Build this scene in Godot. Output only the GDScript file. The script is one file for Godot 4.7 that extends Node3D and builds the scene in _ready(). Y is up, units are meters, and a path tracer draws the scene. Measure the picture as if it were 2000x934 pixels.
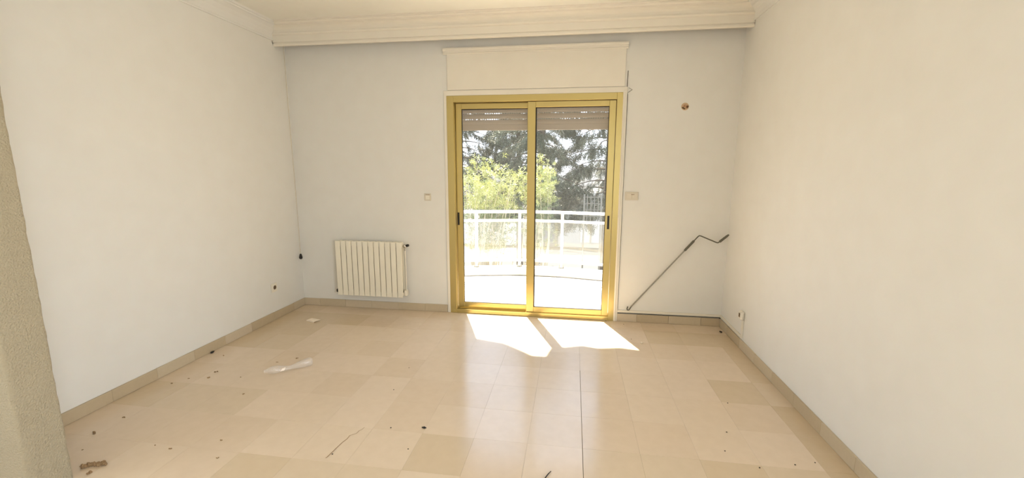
extends Node3D
# An empty living room with a sliding balcony door, seen from the opening of the next room. y up, metres; the back wall is z = 0.

const LEFT := -2.1
const RIGHT := 2.281
const CEIL := 2.872
const TILE := 0.303
const GRID_X := 0.919      # a tile joint runs here
const GRID_Z := 1.13
const GROUND := -2.4

var M := {}
var used := {}

# ---------------------------------------------------------------- helpers
func numbered(called: String) -> String:
	var n: int = used.get(called, 0)
	used[called] = n + 1
	return called if n == 0 else "%s_%03d" % [called, n]

func tag(o: Node3D, label: String, category := "", group := "", kind := "") -> Node3D:
	o.set_meta("label", label)
	if category: o.set_meta("category", category)
	if group: o.set_meta("group", group)
	if kind: o.set_meta("kind", kind)
	return o

func base(called: String, at: Vector3) -> Node3D:
	var o := Node3D.new()
	o.name = numbered(called)
	o.position = at
	add_child(o)
	return o

func start() -> SurfaceTool:
	var st := SurfaceTool.new()
	st.begin(Mesh.PRIMITIVE_TRIANGLES)
	st.set_smooth_group(-1)
	return st

func commit(st: SurfaceTool) -> ArrayMesh:
	st.generate_normals()
	return st.commit()

func put(called: String, mesh: Mesh, material: Material, parent: Node = self, at := Vector3.ZERO) -> MeshInstance3D:
	var o := MeshInstance3D.new()
	o.mesh = mesh
	o.material_override = material
	o.position = at
	if parent == self:
		o.name = numbered(called)
		add_child(o)
	else:
		o.name = called
		parent.add_child(o, true)
	return o

func build(called: String, st: SurfaceTool, material: Material, parent: Node = self, at := Vector3.ZERO) -> MeshInstance3D:
	return put(called, commit(st), material, parent, at)

func tri(st: SurfaceTool, a: Vector3, b: Vector3, c: Vector3, n: Vector3) -> void:
	# clockwise seen from the side that n points to
	if (b - a).cross(c - a).dot(n) > 0.0:
		var t := b; b = c; c = t
	for p in [a, b, c]:
		st.set_uv(Vector2(p.x + p.z, p.y))
		st.add_vertex(p)

func quad(st: SurfaceTool, a: Vector3, b: Vector3, c: Vector3, d: Vector3, n: Vector3) -> void:
	tri(st, a, b, c, n)
	tri(st, a, c, d, n)

# box from corner to corner with chamfered edges
func box(st: SurfaceTool, lo: Vector3, hi: Vector3, bevel := 0.0, frame := Transform3D()) -> void:
	var mid := (lo + hi) * 0.5
	var h := (hi - lo) * 0.5
	var b: float = minf(bevel, minf(h.x, minf(h.y, h.z)) * 0.9)
	st.set_smooth_group(-1)
	var P := func(sx: float, sy: float, sz: float, axis: int) -> Vector3:
		var v := Vector3(sx * (h.x - b), sy * (h.y - b), sz * (h.z - b))
		v[axis] = [sx, sy, sz][axis] * h[axis]
		return frame * (mid + v)
	for axis in 3:
		var u := (axis + 1) % 3
		var w := (axis + 2) % 3
		for s in [-1.0, 1.0]:
			var c := []
			for k in [[-1, -1], [1, -1], [1, 1], [-1, 1]]:
				var g := [0.0, 0.0, 0.0]
				g[axis] = s; g[u] = float(k[0]); g[w] = float(k[1])
				c.append(P.call(g[0], g[1], g[2], axis))
			var n := Vector3.ZERO
			n[axis] = s
			quad(st, c[0], c[1], c[2], c[3], frame.basis * n)
	if b <= 0.0: return
	for axis in 3:      # edges along this axis
		var u := (axis + 1) % 3
		var w := (axis + 2) % 3
		for k in [[-1.0, -1.0], [1.0, -1.0], [1.0, 1.0], [-1.0, 1.0]]:
			var g := [0.0, 0.0, 0.0]
			g[u] = k[0]; g[w] = k[1]
			var e := g.duplicate()
			g[axis] = -1.0; e[axis] = 1.0
			var n := Vector3.ZERO
			n[u] = k[0]; n[w] = k[1]
			quad(st, P.call(g[0], g[1], g[2], u), P.call(e[0], e[1], e[2], u), P.call(e[0], e[1], e[2], w), P.call(g[0], g[1], g[2], w), frame.basis * n)
	for sx in [-1.0, 1.0]:
		for sy in [-1.0, 1.0]:
			for sz in [-1.0, 1.0]:
				tri(st, P.call(sx, sy, sz, 0), P.call(sx, sy, sz, 1), P.call(sx, sy, sz, 2), frame.basis * Vector3(sx, sy, sz))

func boxmesh(lo: Vector3, hi: Vector3, bevel := 0.0) -> ArrayMesh:
	var st := start()
	box(st, lo, hi, bevel)
	return commit(st)

# round tube through points; radii one number or one per point
func tube(st: SurfaceTool, pts: Array, radii, sides := 8, caps := true) -> void:
	var rings := []
	var up := Vector3.UP
	for i in pts.size():
		var a: Vector3 = pts[maxi(i - 1, 0)]
		var b: Vector3 = pts[mini(i + 1, pts.size() - 1)]
		var d := (b - a).normalized()
		if absf(d.dot(up)) > 0.95: up = Vector3.RIGHT if absf(d.x) < 0.9 else Vector3.BACK
		var u := d.cross(up).normalized()
		var v := u.cross(d).normalized()
		up = v
		var r: float = radii[i] if radii is Array else radii
		var ring := []
		for k in sides:
			var t := TAU * k / sides
			ring.append(pts[i] + (u * cos(t) + v * sin(t)) * r)
		rings.append(ring)
	st.set_smooth_group(1)
	for i in pts.size() - 1:
		for k in sides:
			var l := (k + 1) % sides
			var m: Vector3 = (rings[i][k] + rings[i + 1][l]) * 0.5 - (pts[i] + pts[i + 1]) * 0.5
			quad(st, rings[i][k], rings[i + 1][k], rings[i + 1][l], rings[i][l], m)
	st.set_smooth_group(-1)
	if caps:
		for e in [0, pts.size() - 1]:
			var n: Vector3 = (pts[0] - pts[1]) if e == 0 else (pts[e] - pts[e - 1])
			for k in range(1, sides - 1):
				tri(st, rings[e][0], rings[e][k], rings[e][k + 1], n)

# profile of Vector2(radius, along) spun round an axis
func lathe(st: SurfaceTool, prof: Array, frame := Transform3D(), sides := 16, smooth := true) -> void:
	st.set_smooth_group(2 if smooth else -1)
	for i in prof.size() - 1:
		for k in sides:
			var a := TAU * k / sides
			var b := TAU * (k + 1) / sides
			var p: Vector2 = prof[i]
			var q: Vector2 = prof[i + 1]
			var n := Vector3(cos((a + b) / 2), 0, sin((a + b) / 2)) * (q.y - p.y) + Vector3.UP * (p.x - q.x)
			if q.y < p.y: n = n
			var A := frame * Vector3(p.x * cos(a), p.y, p.x * sin(a))
			var B := frame * Vector3(p.x * cos(b), p.y, p.x * sin(b))
			var C := frame * Vector3(q.x * cos(b), q.y, q.x * sin(b))
			var D := frame * Vector3(q.x * cos(a), q.y, q.x * sin(a))
			var nn := frame.basis * n
			if p.x > 1e-6: tri(st, A, B, C, nn)
			if q.x > 1e-6: tri(st, A, C, D, nn)
	st.set_smooth_group(-1)

# profile (out, height) drawn along a line from a to b; out is the direction the profile grows in
func moulding(st: SurfaceTool, prof: Array, a: Vector3, b: Vector3, out: Vector3) -> void:
	for i in prof.size() - 1:
		var p: Vector2 = prof[i]
		var q: Vector2 = prof[i + 1]
		var o := out * p.x + Vector3.UP * p.y
		var e := out * q.x + Vector3.UP * q.y
		var d := q - p
		var n := out * d.y - Vector3.UP * d.x
		quad(st, a + o, b + o, b + e, a + e, n)
	var c := Vector3.ZERO
	for p in prof: c += out * p.x + Vector3.UP * p.y
	c /= prof.size()
	for i in prof.size() - 1:
		var o: Vector3 = out * prof[i].x + Vector3.UP * prof[i].y
		var e: Vector3 = out * prof[i + 1].x + Vector3.UP * prof[i + 1].y
		tri(st, a + o, a + e, a + c, a - b)
		tri(st, b + o, b + e, b + c, b - a)

func blob(st: SurfaceTool, at: Vector3, size: Vector3, rng: RandomNumberGenerator) -> void:
	var s := SphereMesh.new()
	s.radius = 1.0; s.height = 2.0; s.radial_segments = 9; s.rings = 4
	var arr := s.get_mesh_arrays()
	var v: PackedVector3Array = arr[Mesh.ARRAY_VERTEX]
	var idx: PackedInt32Array = arr[Mesh.ARRAY_INDEX]
	var seen := {}
	for i in range(0, idx.size(), 3):
		var c := []
		for k in 3:
			var p := v[idx[i + k]]
			var key := Vector3i((p * 100.0).round())
			if not seen.has(key): seen[key] = rng.randf_range(0.65, 1.2)
			var s2: float = seen[key]
			c.append(at + Vector3(p.x * size.x, maxf(p.y, -0.6) * size.y, p.z * size.z) * s2)
		if (c[1] - c[0]).cross(c[2] - c[0]).length() > 1e-12:
			tri(st, c[0], c[1], c[2], (c[0] + c[1] + c[2]) / 3.0 - at)

# ---------------------------------------------------------------- materials
func sc(r: int, g: int, b: int) -> Color:
	return Color8(r, g, b)

func mat(called: String, color: Color, rough := 0.7, metal := 0.0) -> StandardMaterial3D:
	var m := StandardMaterial3D.new()
	m.resource_name = called
	m.albedo_color = color
	m.roughness = rough
	m.metallic = metal
	M[called] = m
	return m

func noise(freq: float, a: Color, b: Color, octaves := 4, sd := 1, size := 512) -> NoiseTexture2D:
	var n := FastNoiseLite.new()
	n.noise_type = FastNoiseLite.TYPE_SIMPLEX_SMOOTH
	n.seed = sd
	n.frequency = freq
	n.fractal_octaves = octaves
	var t := NoiseTexture2D.new()
	t.width = size; t.height = size
	t.seamless = true
	t.noise = n
	var g := Gradient.new()
	g.set_color(0, a); g.set_color(1, b)
	t.color_ramp = g
	return t

func world_mapped(m: StandardMaterial3D, scale: float) -> void:
	m.uv1_triplanar = true
	m.uv1_world_triplanar = true
	m.uv1_scale = Vector3.ONE * scale

func make_materials() -> void:
	var plaster := noise(0.01, sc(252, 251, 250), sc(255, 255, 255), 3, 3)
	var bumps := noise(0.06, Color.BLACK, Color.WHITE, 3, 5)
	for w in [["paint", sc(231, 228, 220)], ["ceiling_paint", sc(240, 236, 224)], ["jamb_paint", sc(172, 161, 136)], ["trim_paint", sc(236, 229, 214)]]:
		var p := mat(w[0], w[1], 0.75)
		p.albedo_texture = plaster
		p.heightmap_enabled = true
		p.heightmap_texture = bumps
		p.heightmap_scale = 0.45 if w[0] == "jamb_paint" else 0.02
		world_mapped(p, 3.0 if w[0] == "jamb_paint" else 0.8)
	# limestone tiles: a few tones that share one vein texture
	var stone := noise(0.012, sc(250, 249, 247), sc(255, 255, 255), 4, 11, 1024)
	var grime := noise(0.008, sc(72, 72, 72), sc(116, 116, 116), 5, 12, 512)
	for i in 6:
		var c: Color = [sc(226, 206, 180), sc(223, 202, 175), sc(228, 208, 183), sc(220, 200, 172), sc(215, 194, 164), sc(209, 187, 155)][i]
		var t := mat("limestone_%d" % i, c, 1.0)
		t.albedo_texture = stone
		t.roughness_texture = grime
		t.roughness = 0.5
		t.metallic_specular = 0.62
		world_mapped(t, 0.9)
	for i in 3:
		var c: Color = [sc(198, 182, 154), sc(190, 172, 142), sc(204, 188, 162)][i]
		var t := mat("skirting_%d" % i, c, 0.45)
		t.albedo_texture = stone
		world_mapped(t, 2.0)
	mat("grout", sc(178, 160, 130), 0.9)
	mat("kerb_strip_dark", sc(84, 80, 72), 0.95)  # dark tone of the flat strip along the kerb foot
	mat("gold", sc(192, 173, 113), 0.32, 0.72)
	mat("black_plastic", sc(24, 19, 14), 0.4)
	mat("gasket", sc(20, 18, 16), 0.7)
	mat("white_plastic", sc(232, 224, 206), 0.4)
	mat("plate_plastic", sc(214, 204, 184), 0.45)
	mat("radiator_enamel", sc(240, 232, 212), 0.35)
	mat("chrome", sc(200, 196, 188), 0.2, 1.0)
	mat("steel", sc(150, 147, 134), 0.4, 0.5)
	mat("dark_steel", sc(98, 94, 78), 0.5, 0.2)
	mat("cord", sc(216, 205, 184), 0.8)
	mat("dirt", sc(150, 122, 88), 0.95)
	mat("dark_dirt", sc(52, 40, 28), 0.95)
	mat("chip", sc(238, 224, 204), 0.8)
	mat("paper", sc(250, 236, 216), 0.8)
	mat("hole_dark", sc(96, 76, 52), 0.95)
	mat("hole_plaster", sc(206, 176, 140), 0.9)
	mat("copper", sc(190, 120, 70), 0.4, 0.7)
	mat("shutter", sc(158, 144, 126), 0.55)
	mat("railing_white", sc(240, 240, 232), 0.45)
	mat("balcony_stone", sc(232, 228, 220), 0.7)
	mat("concrete", sc(208, 206, 200), 0.85)
	mat("drive", sc(84, 85, 82), 0.9)
	mat("lawn", sc(120, 122, 92), 0.95)
	mat("house_wall", sc(186, 183, 175), 0.85)
	mat("weathered_wood", sc(132, 129, 118), 0.9)
	mat("door_grey", sc(112, 116, 118), 0.6)
	mat("dark_glass", sc(46, 50, 52), 0.2)
	mat("trim_white", sc(208, 206, 198), 0.7)
	mat("tile_roof", sc(168, 122, 92), 0.85)
	mat("bark", sc(104, 92, 78), 0.95)
	mat("pale_bark", sc(206, 194, 168), 0.9)
	var glass := mat("glass", Color(1, 1, 1, 0.03), 0.02)
	glass.transparency = BaseMaterial3D.TRANSPARENCY_ALPHA
	var rail_glass := mat("rail_glass", Color(0.93, 0.95, 0.94, 0.06), 0.03)
	rail_glass.transparency = BaseMaterial3D.TRANSPARENCY_ALPHA
	var bottle := mat("bottle_plastic", Color(0.97, 0.95, 0.95, 0.16), 0.08)
	bottle.transparency = BaseMaterial3D.TRANSPARENCY_ALPHA
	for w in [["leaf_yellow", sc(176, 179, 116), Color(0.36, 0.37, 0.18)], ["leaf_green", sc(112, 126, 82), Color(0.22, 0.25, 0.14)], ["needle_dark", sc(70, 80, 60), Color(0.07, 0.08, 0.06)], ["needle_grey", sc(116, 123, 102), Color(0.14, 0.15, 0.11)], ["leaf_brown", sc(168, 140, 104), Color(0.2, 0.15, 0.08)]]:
		var l := mat(w[0], w[1], 0.55)
		l.cull_mode = BaseMaterial3D.CULL_DISABLED
		l.backlight_enabled = true
		l.backlight = w[2]

# ---------------------------------------------------------------- room shell
func solid(called: String, boxes: Array, material: Material, label: String, kind := "structure", bevel := 0.0) -> MeshInstance3D:
	var st := start()
	for b in boxes: box(st, b[0], b[1], bevel)
	var o := build(called, st, material)
	tag(o, label, "", "", kind)
	return o

func shell() -> void:
	var top := 3.05
	solid("wall_back", [
		[Vector3(LEFT - 0.2, -0.2, -0.25), Vector3(-0.42, top, 0)],
		[Vector3(1.262, -0.2, -0.25), Vector3(RIGHT + 0.2, top, 0)],
		[Vector3(-0.42, 2.205, -0.25), Vector3(1.262, top, 0)],
		[Vector3(-0.42, -0.2, -0.25), Vector3(1.262, -0.012, 0)]], M.paint, "cream painted far wall around the sliding balcony door")
	solid("wall_left", [[Vector3(LEFT - 0.2, -0.2, 0), Vector3(LEFT, top, 2.63)]], M.paint, "plain cream painted wall on the left with a low socket")
	solid("wall_right", [
		[Vector3(RIGHT, -0.2, 0), Vector3(RIGHT + 0.2, top, 3.7)], [Vector3(RIGHT, -0.2, 5.7), Vector3(RIGHT + 0.2, top, 6.6)],
		[Vector3(RIGHT, -0.2, 3.7), Vector3(RIGHT + 0.2, 0.3, 5.7)], [Vector3(RIGHT, 2.4, 3.7), Vector3(RIGHT + 0.2, top, 5.7)]], M.paint, "plain cream painted wall on the right with a cable duct")
	solid("ceiling", [[Vector3(-3.6, CEIL, 0), Vector3(RIGHT, CEIL + 0.18, 6.8)]], M.ceiling_paint, "pale cream painted ceiling above the stepped cornice")
	# the end of the partition beside the photographer, its plaster edges a little uneven
	var n := FastNoiseLite.new()
	n.seed = 4; n.frequency = 6.0
	var st := start()
	st.set_smooth_group(3)
	var outline := []
	var corner := 0.014
	for k in 5:
		var a := PI / 2 * k / 4
		outline.append(Vector2(-1.55 - corner + corner * sin(a), 2.63 + corner - corner * cos(a)))
	for k in range(1, 6): outline.append(Vector2(-1.55, lerpf(2.63 + corner, 2.797 - corner, k / 6.0)))
	for k in 5:
		var a := PI / 2 * k / 4
		outline.append(Vector2(-1.55 - corner + corner * cos(a), 2.797 - corner + corner * sin(a)))
	outline.push_front(Vector2(-1.7, 2.63)); outline.push_front(Vector2(-2.3, 2.63))
	outline.push_back(Vector2(-1.7, 2.797)); outline.push_back(Vector2(-3.6, 2.797))
	var rows := 150
	var P := func(i: int, j: int) -> Vector3:
		var q: Vector2 = outline[i]
		var y := lerpf(0.0, CEIL + 0.02, float(j) / rows)
		var k := n.get_noise_3d(q.x * 2.0, y, q.y * 2.0) * 0.006
		var edge := 1.0 if i > 1 and i < outline.size() - 2 else 0.0
		return Vector3(q.x + k * edge, y, q.y + n.get_noise_2d(y * 1.3 + 9.0, i * 0.3) * 0.004 * edge)
	for i in outline.size() - 1:
		var d: Vector2 = outline[i + 1] - outline[i]
		for j in rows:
			quad(st, P.call(i, j), P.call(i, j + 1), P.call(i + 1, j + 1), P.call(i + 1, j), Vector3(d.y, 0, -d.x))
	st.set_smooth_group(-1)
	quad(st, Vector3(-3.6, 0, 2.797), Vector3(-3.6, CEIL + 0.02, 2.797), Vector3(-2.3, CEIL + 0.02, 2.63), Vector3(-2.3, 0, 2.63), Vector3(-1, 0, -1))
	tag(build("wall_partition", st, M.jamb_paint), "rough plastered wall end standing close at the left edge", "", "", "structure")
	# the room behind the photographer
	solid("wall_hall", [
		[Vector3(-3.8, -0.2, 2.7), Vector3(-3.6, top, 4.0)], [Vector3(-3.8, -0.2, 6.2), Vector3(-3.6, top, 6.8)],
		[Vector3(-3.8, -0.2, 4.0), Vector3(-3.6, 0.3, 6.2)], [Vector3(-3.8, 2.4, 4.0), Vector3(-3.6, top, 6.2)]], M.paint, "cream wall with a wide unseen window in the room behind the opening")
	solid("wall_rear", [[Vector3(-3.8, -0.2, 6.6), Vector3(RIGHT + 0.2, top, 6.8)]], M.paint, "cream rear wall of the room behind the opening")
	for at in [Vector3(-3.7, 0.3, 5.1), Vector3(RIGHT + 0.1, 0.3, 4.7)]:  # unseen windows, each placed to light the opposite wall of the room
		var left: bool = at.x < 0.0
		var w := base("window_1" if left else "window_2", at)
		tag(w, "unseen window on the left of the room behind, placed to light the right wall" if left else "unseen window on the right of the room behind, placed to light the left wall", "", "", "structure")
		st = start()
		var e := 1.1 if left else 1.0
		box(st, Vector3(-0.03, 0, -e), Vector3(0.03, 0.06, e), 0.004); box(st, Vector3(-0.03, 2.04, -e), Vector3(0.03, 2.1, e), 0.004)
		for z in [-e, -0.03, e - 0.06]: box(st, Vector3(-0.03, 0.06, z), Vector3(0.03, 2.04, z + 0.06), 0.004)
		build("window_frame", st, M.white_plastic, w)
		for z in [-e + 0.06, 0.03]: put("pane", boxmesh(Vector3(-0.003, 0.06, z), Vector3(0.003, 2.04, z + e - 0.09)), M.glass, w)

func floor_and_skirting() -> void:
	var f := solid("floor", [[Vector3(-3.6, -0.2, 0), Vector3(RIGHT, -0.02, 6.6)]], M.grout, "floor of square polished beige limestone tiles with hairline joints")
	var rng := RandomNumberGenerator.new()
	rng.seed = 21
	var dark := {}
	for d in [[-3, -1], [-3, 2], [-2, 2], [3, 3], [4, 3], [5, 3], [6, 3]]: dark[Vector2i(d[0] - 6, d[1])] = 1
	# keys are tile columns (0 starts at GRID_X) and rows (0 starts at GRID_Z)
	var tone := {}  # single tiles differ; shade along the right wall is painted into its column
	for k in [[-9, -1, 3], [-10, -1, 4], [-10, -2, 4], [-9, -2, 4], [-10, -3, 4], [-9, -3, 4], [-8, -3, 4],
			[-10, 2, 4], [-9, 2, 3], [-8, 2, 3], [-10, 1, 1], [-3, 3, 4], [-2, 3, 1], [-4, 4, 3], [-5, 4, 3], [-6, 4, 4],
			[0, 3, 3], [1, 3, 3], [2, 3, 4], [3, 3, 3], [3, 0, 4], [4, 0, 3], [4, 1, 5], [4, 2, 5], [4, 3, 5], [4, -1, 4], [4, -2, 4], [3, -3, 4], [2, -3, 4], [4, -3, 4],
			[-3, 2, 0], [3, 4, 3], [4, 4, 5], [0, 4, 4], [1, 4, 3], [2, 4, 3]]:
		tone[Vector2i(k[0], k[1])] = k[2]
	var shapes := {}
	for i in range(-15, 5):
		for j in range(-4, 18):
			var x0 := maxf(GRID_X + i * TILE, -3.6)
			var x1 := minf(GRID_X + (i + 1) * TILE, RIGHT)
			var z0 := maxf(GRID_Z + j * TILE, 0.0)
			var z1 := minf(GRID_Z + (j + 1) * TILE, 6.6)
			if z1 < 2.6 and x1 < LEFT + 0.02: continue
			if z1 - z0 < 0.02 or x1 - x0 < 0.02: continue
			if z0 > 4.3 and (i + j) % 1 == 0 and z0 > 5.0: continue
			if i == -1 and j >= 0: x1 -= 0.0022      # one joint has opened up
			var g := 0.00025
			var size := Vector2(x1 - x0 - 2 * g, z1 - z0 - 2 * g)
			var key := "%d %d" % [roundi(size.x * 2000), roundi(size.y * 2000)]
			if not shapes.has(key):
				shapes[key] = boxmesh(Vector3(-size.x / 2, -0.018, -size.y / 2), Vector3(size.x / 2, 0, size.y / 2), 0.0003)
			var which: int = tone.get(Vector2i(i, j), [0, 0, 1, 1, 2][rng.randi() % 5])
			var o := put("floor_tile", shapes[key], M["limestone_%d" % which], f, Vector3((x0 + x1) / 2, rng.randf_range(-0.0004, 0.0), (z0 + z1) / 2))
			o.rotation = Vector3(rng.randf_range(-1, 1), 0, rng.randf_range(-1, 1)) * 0.0012
	# plain screed carries on past the last tiles, out of sight
	put("screed", boxmesh(Vector3(-3.6, -0.02, 5.06), Vector3(RIGHT, -0.001, 6.6)), M.limestone_0, f)
	# the crack across one tile: an open hairline
	var st := start()
	var line := [[-0.346, 2.036], [-0.353, 2.062], [-0.362, 2.070], [-0.364, 2.098], [-0.372, 2.104], [-0.393, 2.121], [-0.391, 2.150], [-0.401, 2.185], [-0.408, 2.235], [-0.410, 2.262], [-0.416, 2.310], [-0.420, 2.316]]
	for k in line.size() - 1:
		var a := Vector3(line[k][0], 0.0004, line[k][1])
		var b := Vector3(line[k + 1][0], 0.0004, line[k + 1][1])
		var s := (b - a).cross(Vector3.UP).normalized() * (0.0012 + 0.0016 * k / line.size())
		quad(st, a - s, a + s, b + s, b - s, Vector3.UP)
	build("crack", st, M.dirt, f)
	# stone skirting, piece by piece
	var runs := [
		["baseboard_left", Vector3(LEFT, 0, 0.012), Vector3(LEFT, 0, 2.63), Vector3.RIGHT, "low beige stone skirting along the left wall"],
		["baseboard_back", Vector3(LEFT, 0, 0), Vector3(-0.452, 0, 0), Vector3.BACK, "low beige stone skirting below the radiator"],
		["baseboard_back", Vector3(1.30, 0, 0), Vector3(RIGHT, 0, 0), Vector3.BACK, "low beige stone skirting below the leaning crank"],
		["baseboard_right", Vector3(RIGHT, 0, 0.012), Vector3(RIGHT, 0, 4.6), Vector3.LEFT, "low beige stone skirting along the right wall"]]
	for r in runs:
		var o := base(r[0], r[1])
		tag(o, r[4], "", "", "structure")
		var dir: Vector3 = (r[2] - r[1]).normalized()
		var total: float = (r[2] - r[1]).length()
		var at := 0.0
		var first := true
		while at < total - 0.01:
			var len := minf(TILE if not first else 0.19, total - at)
			first = false
			var lo := dir * (at + 0.0006)
			var hi: Vector3 = dir * (at + len - 0.0006) + r[3] * 0.012 + Vector3.UP * (0.08 + rng.randf_range(-0.001, 0.001))
			var m := boxmesh(Vector3(minf(lo.x, hi.x), 0.0008, minf(lo.z, hi.z)), Vector3(maxf(lo.x, hi.x), hi.y, maxf(lo.z, hi.z)), 0.0015)
			put("skirting_tile", m, M["skirting_%d" % (rng.randi() % 3)], o)
			at += len

func mouldings() -> void:
	var pel := [Vector2(0.150, CEIL), Vector2(0.150, 2.676), Vector2(0.152, 2.674), Vector2(0.170, 2.674), Vector2(0.176, 2.680), Vector2(0.176, 2.694), Vector2(0.169, 2.698), Vector2(0.169, 2.703), Vector2(0.178, 2.707), Vector2(0.180, 2.766),
		Vector2(0.192, 2.770), Vector2(0.198, 2.777), Vector2(0.199, 2.785), Vector2(0.190, 2.789), Vector2(0.191, 2.797), Vector2(0.200, 2.812), Vector2(0.215, 2.826), Vector2(0.235, 2.835),
		Vector2(0.248, 2.838), Vector2(0.248, 2.847), Vector2(0.262, 2.849), Vector2(0.272, 2.856), Vector2(0.272, 2.862), Vector2(0.288, 2.864), Vector2(0.288, CEIL), Vector2(0.150, CEIL)]
	var st := start()
	moulding(st, pel, Vector3(LEFT, 0, 0), Vector3(RIGHT, 0, 0), Vector3.BACK)
	tag(build("trim_1", st, M.trim_paint), "deep stepped plaster curtain pelmet across the top of the far wall", "", "", "structure")
	var crown := [Vector2(0, 2.722), Vector2(0.010, 2.722), Vector2(0.012, 2.735), Vector2(0.006, 2.740), Vector2(0.008, 2.760), Vector2(0.020, 2.790), Vector2(0.045, 2.820), Vector2(0.075, 2.838), Vector2(0.088, 2.840), Vector2(0.090, 2.852), Vector2(0.102, 2.854), Vector2(0.104, CEIL), Vector2(0, CEIL)]
	st = start()
	moulding(st, crown, Vector3(LEFT, 0, 0.17), Vector3(LEFT, 0, 2.63), Vector3.RIGHT)
	tag(build("trim_2", st, M.paint), "slim plaster cornice along the top of the left wall", "", "", "structure")
	st = start()
	moulding(st, crown, Vector3(RIGHT, 0, 0.17), Vector3(RIGHT, 0, 4.0), Vector3.LEFT)
	tag(build("trim_3", st, M.paint), "slim plaster cornice along the top of the right wall", "", "", "structure")
	# shutter box cover over the door
	var t := base("trim_4", Vector3(0, 2.25, 0))
	tag(t, "cream shutter box cover with a moulded top above the door", "", "", "structure")
	put("panel", boxmesh(Vector3(-0.408, 0.004, 0), Vector3(1.275, 0.335, 0.012), 0.003), M.trim_paint, t)
	st = start()
	moulding(st, [Vector2(0, 0.332), Vector2(0.020, 0.332), Vector2(0.023, 0.338), Vector2(0.020, 0.345), Vector2(0.024, 0.350), Vector2(0.024, 0.362), Vector2(0.030, 0.366), Vector2(0.034, 0.376), Vector2(0.034, 0.386), Vector2(0, 0.386)], Vector3(-0.44, 0, 0), Vector3(1.29, 0, 0), Vector3.BACK)
	build("moulding", st, M.trim_paint, t)
	# door casing
	st = start()
	box(st, Vector3(-0.446, 0, 0), Vector3(-0.418, 2.215, 0.010), 0.002)
	box(st, Vector3(1.262, 0, 0), Vector3(1.300, 2.215, 0.014), 0.003)
	box(st, Vector3(1.268, 0, 0.014), Vector3(1.280, 2.20, 0.020), 0.002)
	box(st, Vector3(-0.446, 2.202, 0), Vector3(1.300, 2.25, 0.010), 0.002)
	tag(build("trim_5", st, M.trim_paint), "narrow cream casing strips around the gold door frame", "", "", "structure")

# ---------------------------------------------------------------- sliding door and shutter
func sash(door: Node3D, x0: float, x1: float, wl: float, wr: float, z0: float, z1: float, pull: float, gasket_left: bool) -> void:
	var y0 := 0.047
	var y1 := 2.136
	var gy0 := 0.101
	var gy1 := 2.084
	var st := start()
	box(st, Vector3(x0, y0, z0), Vector3(x0 + wl, y1, z1), 0.0025)
	box(st, Vector3(x1 - wr, y0, z0), Vector3(x1, y1, z1), 0.0025)
	box(st, Vector3(x0 + wl, y0, z0), Vector3(x1 - wr, gy0, z1), 0.0025)
	box(st, Vector3(x0 + wl, gy1, z0), Vector3(x1 - wr, y1, z1), 0.0025)
	var s := build("sash", st, M.gold, door)
	var g := start()
	var zm := (z0 + z1) / 2
	var e := 0.004
	box(g, Vector3(x0 + wl - 0.001, gy0, zm - 0.004), Vector3(x0 + wl + e + (0.006 if gasket_left else 0.0), gy1, z1 - 0.003))
	box(g, Vector3(x1 - wr - e, gy0, zm - 0.004), Vector3(x1 - wr + 0.001, gy1, z1 - 0.003))
	box(g, Vector3(x0 + wl + e, gy1 - e - 0.002, zm - 0.004), Vector3(x1 - wr - e, gy1 + 0.001, z1 - 0.003))
	box(g, Vector3(x0 + wl + e, gy0 - 0.001, zm - 0.004), Vector3(x1 - wr - e, gy0 + 0.002, z1 - 0.003))
	build("gasket", g, M.gasket, s)
	put("pane", boxmesh(Vector3(x0 + wl + e, gy0 + 0.002, zm - 0.0025), Vector3(x1 - wr - e, gy1 - 0.005, zm + 0.0025)), M.glass, s)
	var h := start()
	box(h, Vector3(pull - 0.0105, 0.927, z1 - 0.001), Vector3(pull + 0.0105, 1.058, z1 + 0.003), 0.0015)
	box(h, Vector3(pull - 0.004, 0.945, z1 + 0.003), Vector3(pull + 0.004, 1.040, z1 + 0.006), 0.0015)
	tag(build("pull_handle", h, M.black_plastic, s), "black recessed pull")

func sliding_door() -> void:
	var d := base("door_1", Vector3.ZERO)
	tag(d, "gold anodised sliding balcony door with two tall glass sashes", "", "", "structure")
	put("frame_stile", boxmesh(Vector3(-0.418, 0, -0.11), Vector3(-0.349, 2.202, 0.012), 0.002), M.gold, d)
	put("frame_stile", boxmesh(Vector3(1.209, 0, -0.11), Vector3(1.264, 2.202, 0.012), 0.002), M.gold, d)
	put("frame_head", boxmesh(Vector3(-0.349, 2.141, -0.11), Vector3(1.209, 2.202, 0.012), 0.002), M.gold, d)
	var st := start()
	box(st, Vector3(-0.349, 0.0, -0.11), Vector3(1.209, 0.022, 0.012), 0.002)
	box(st, Vector3(-0.349, 0.022, 0.004), Vector3(0.378, 0.041, 0.012), 0.0015)
	box(st, Vector3(0.378, 0.022, -0.004), Vector3(1.209, 0.045, 0.012), 0.0015)
	box(st, Vector3(-0.349, 0.022, -0.052), Vector3(1.209, 0.036, -0.048))
	box(st, Vector3(-0.349, 0.022, -0.10), Vector3(1.209, 0.04, -0.09))
	build("sill_track", st, M.gold, d)
	sash(d, -0.345, 0.452, 0.060, 0.070, -0.085, -0.050, -0.332, false)
	sash(d, 0.380, 1.206, 0.077, 0.061, -0.036, -0.001, 1.176, true)

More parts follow.
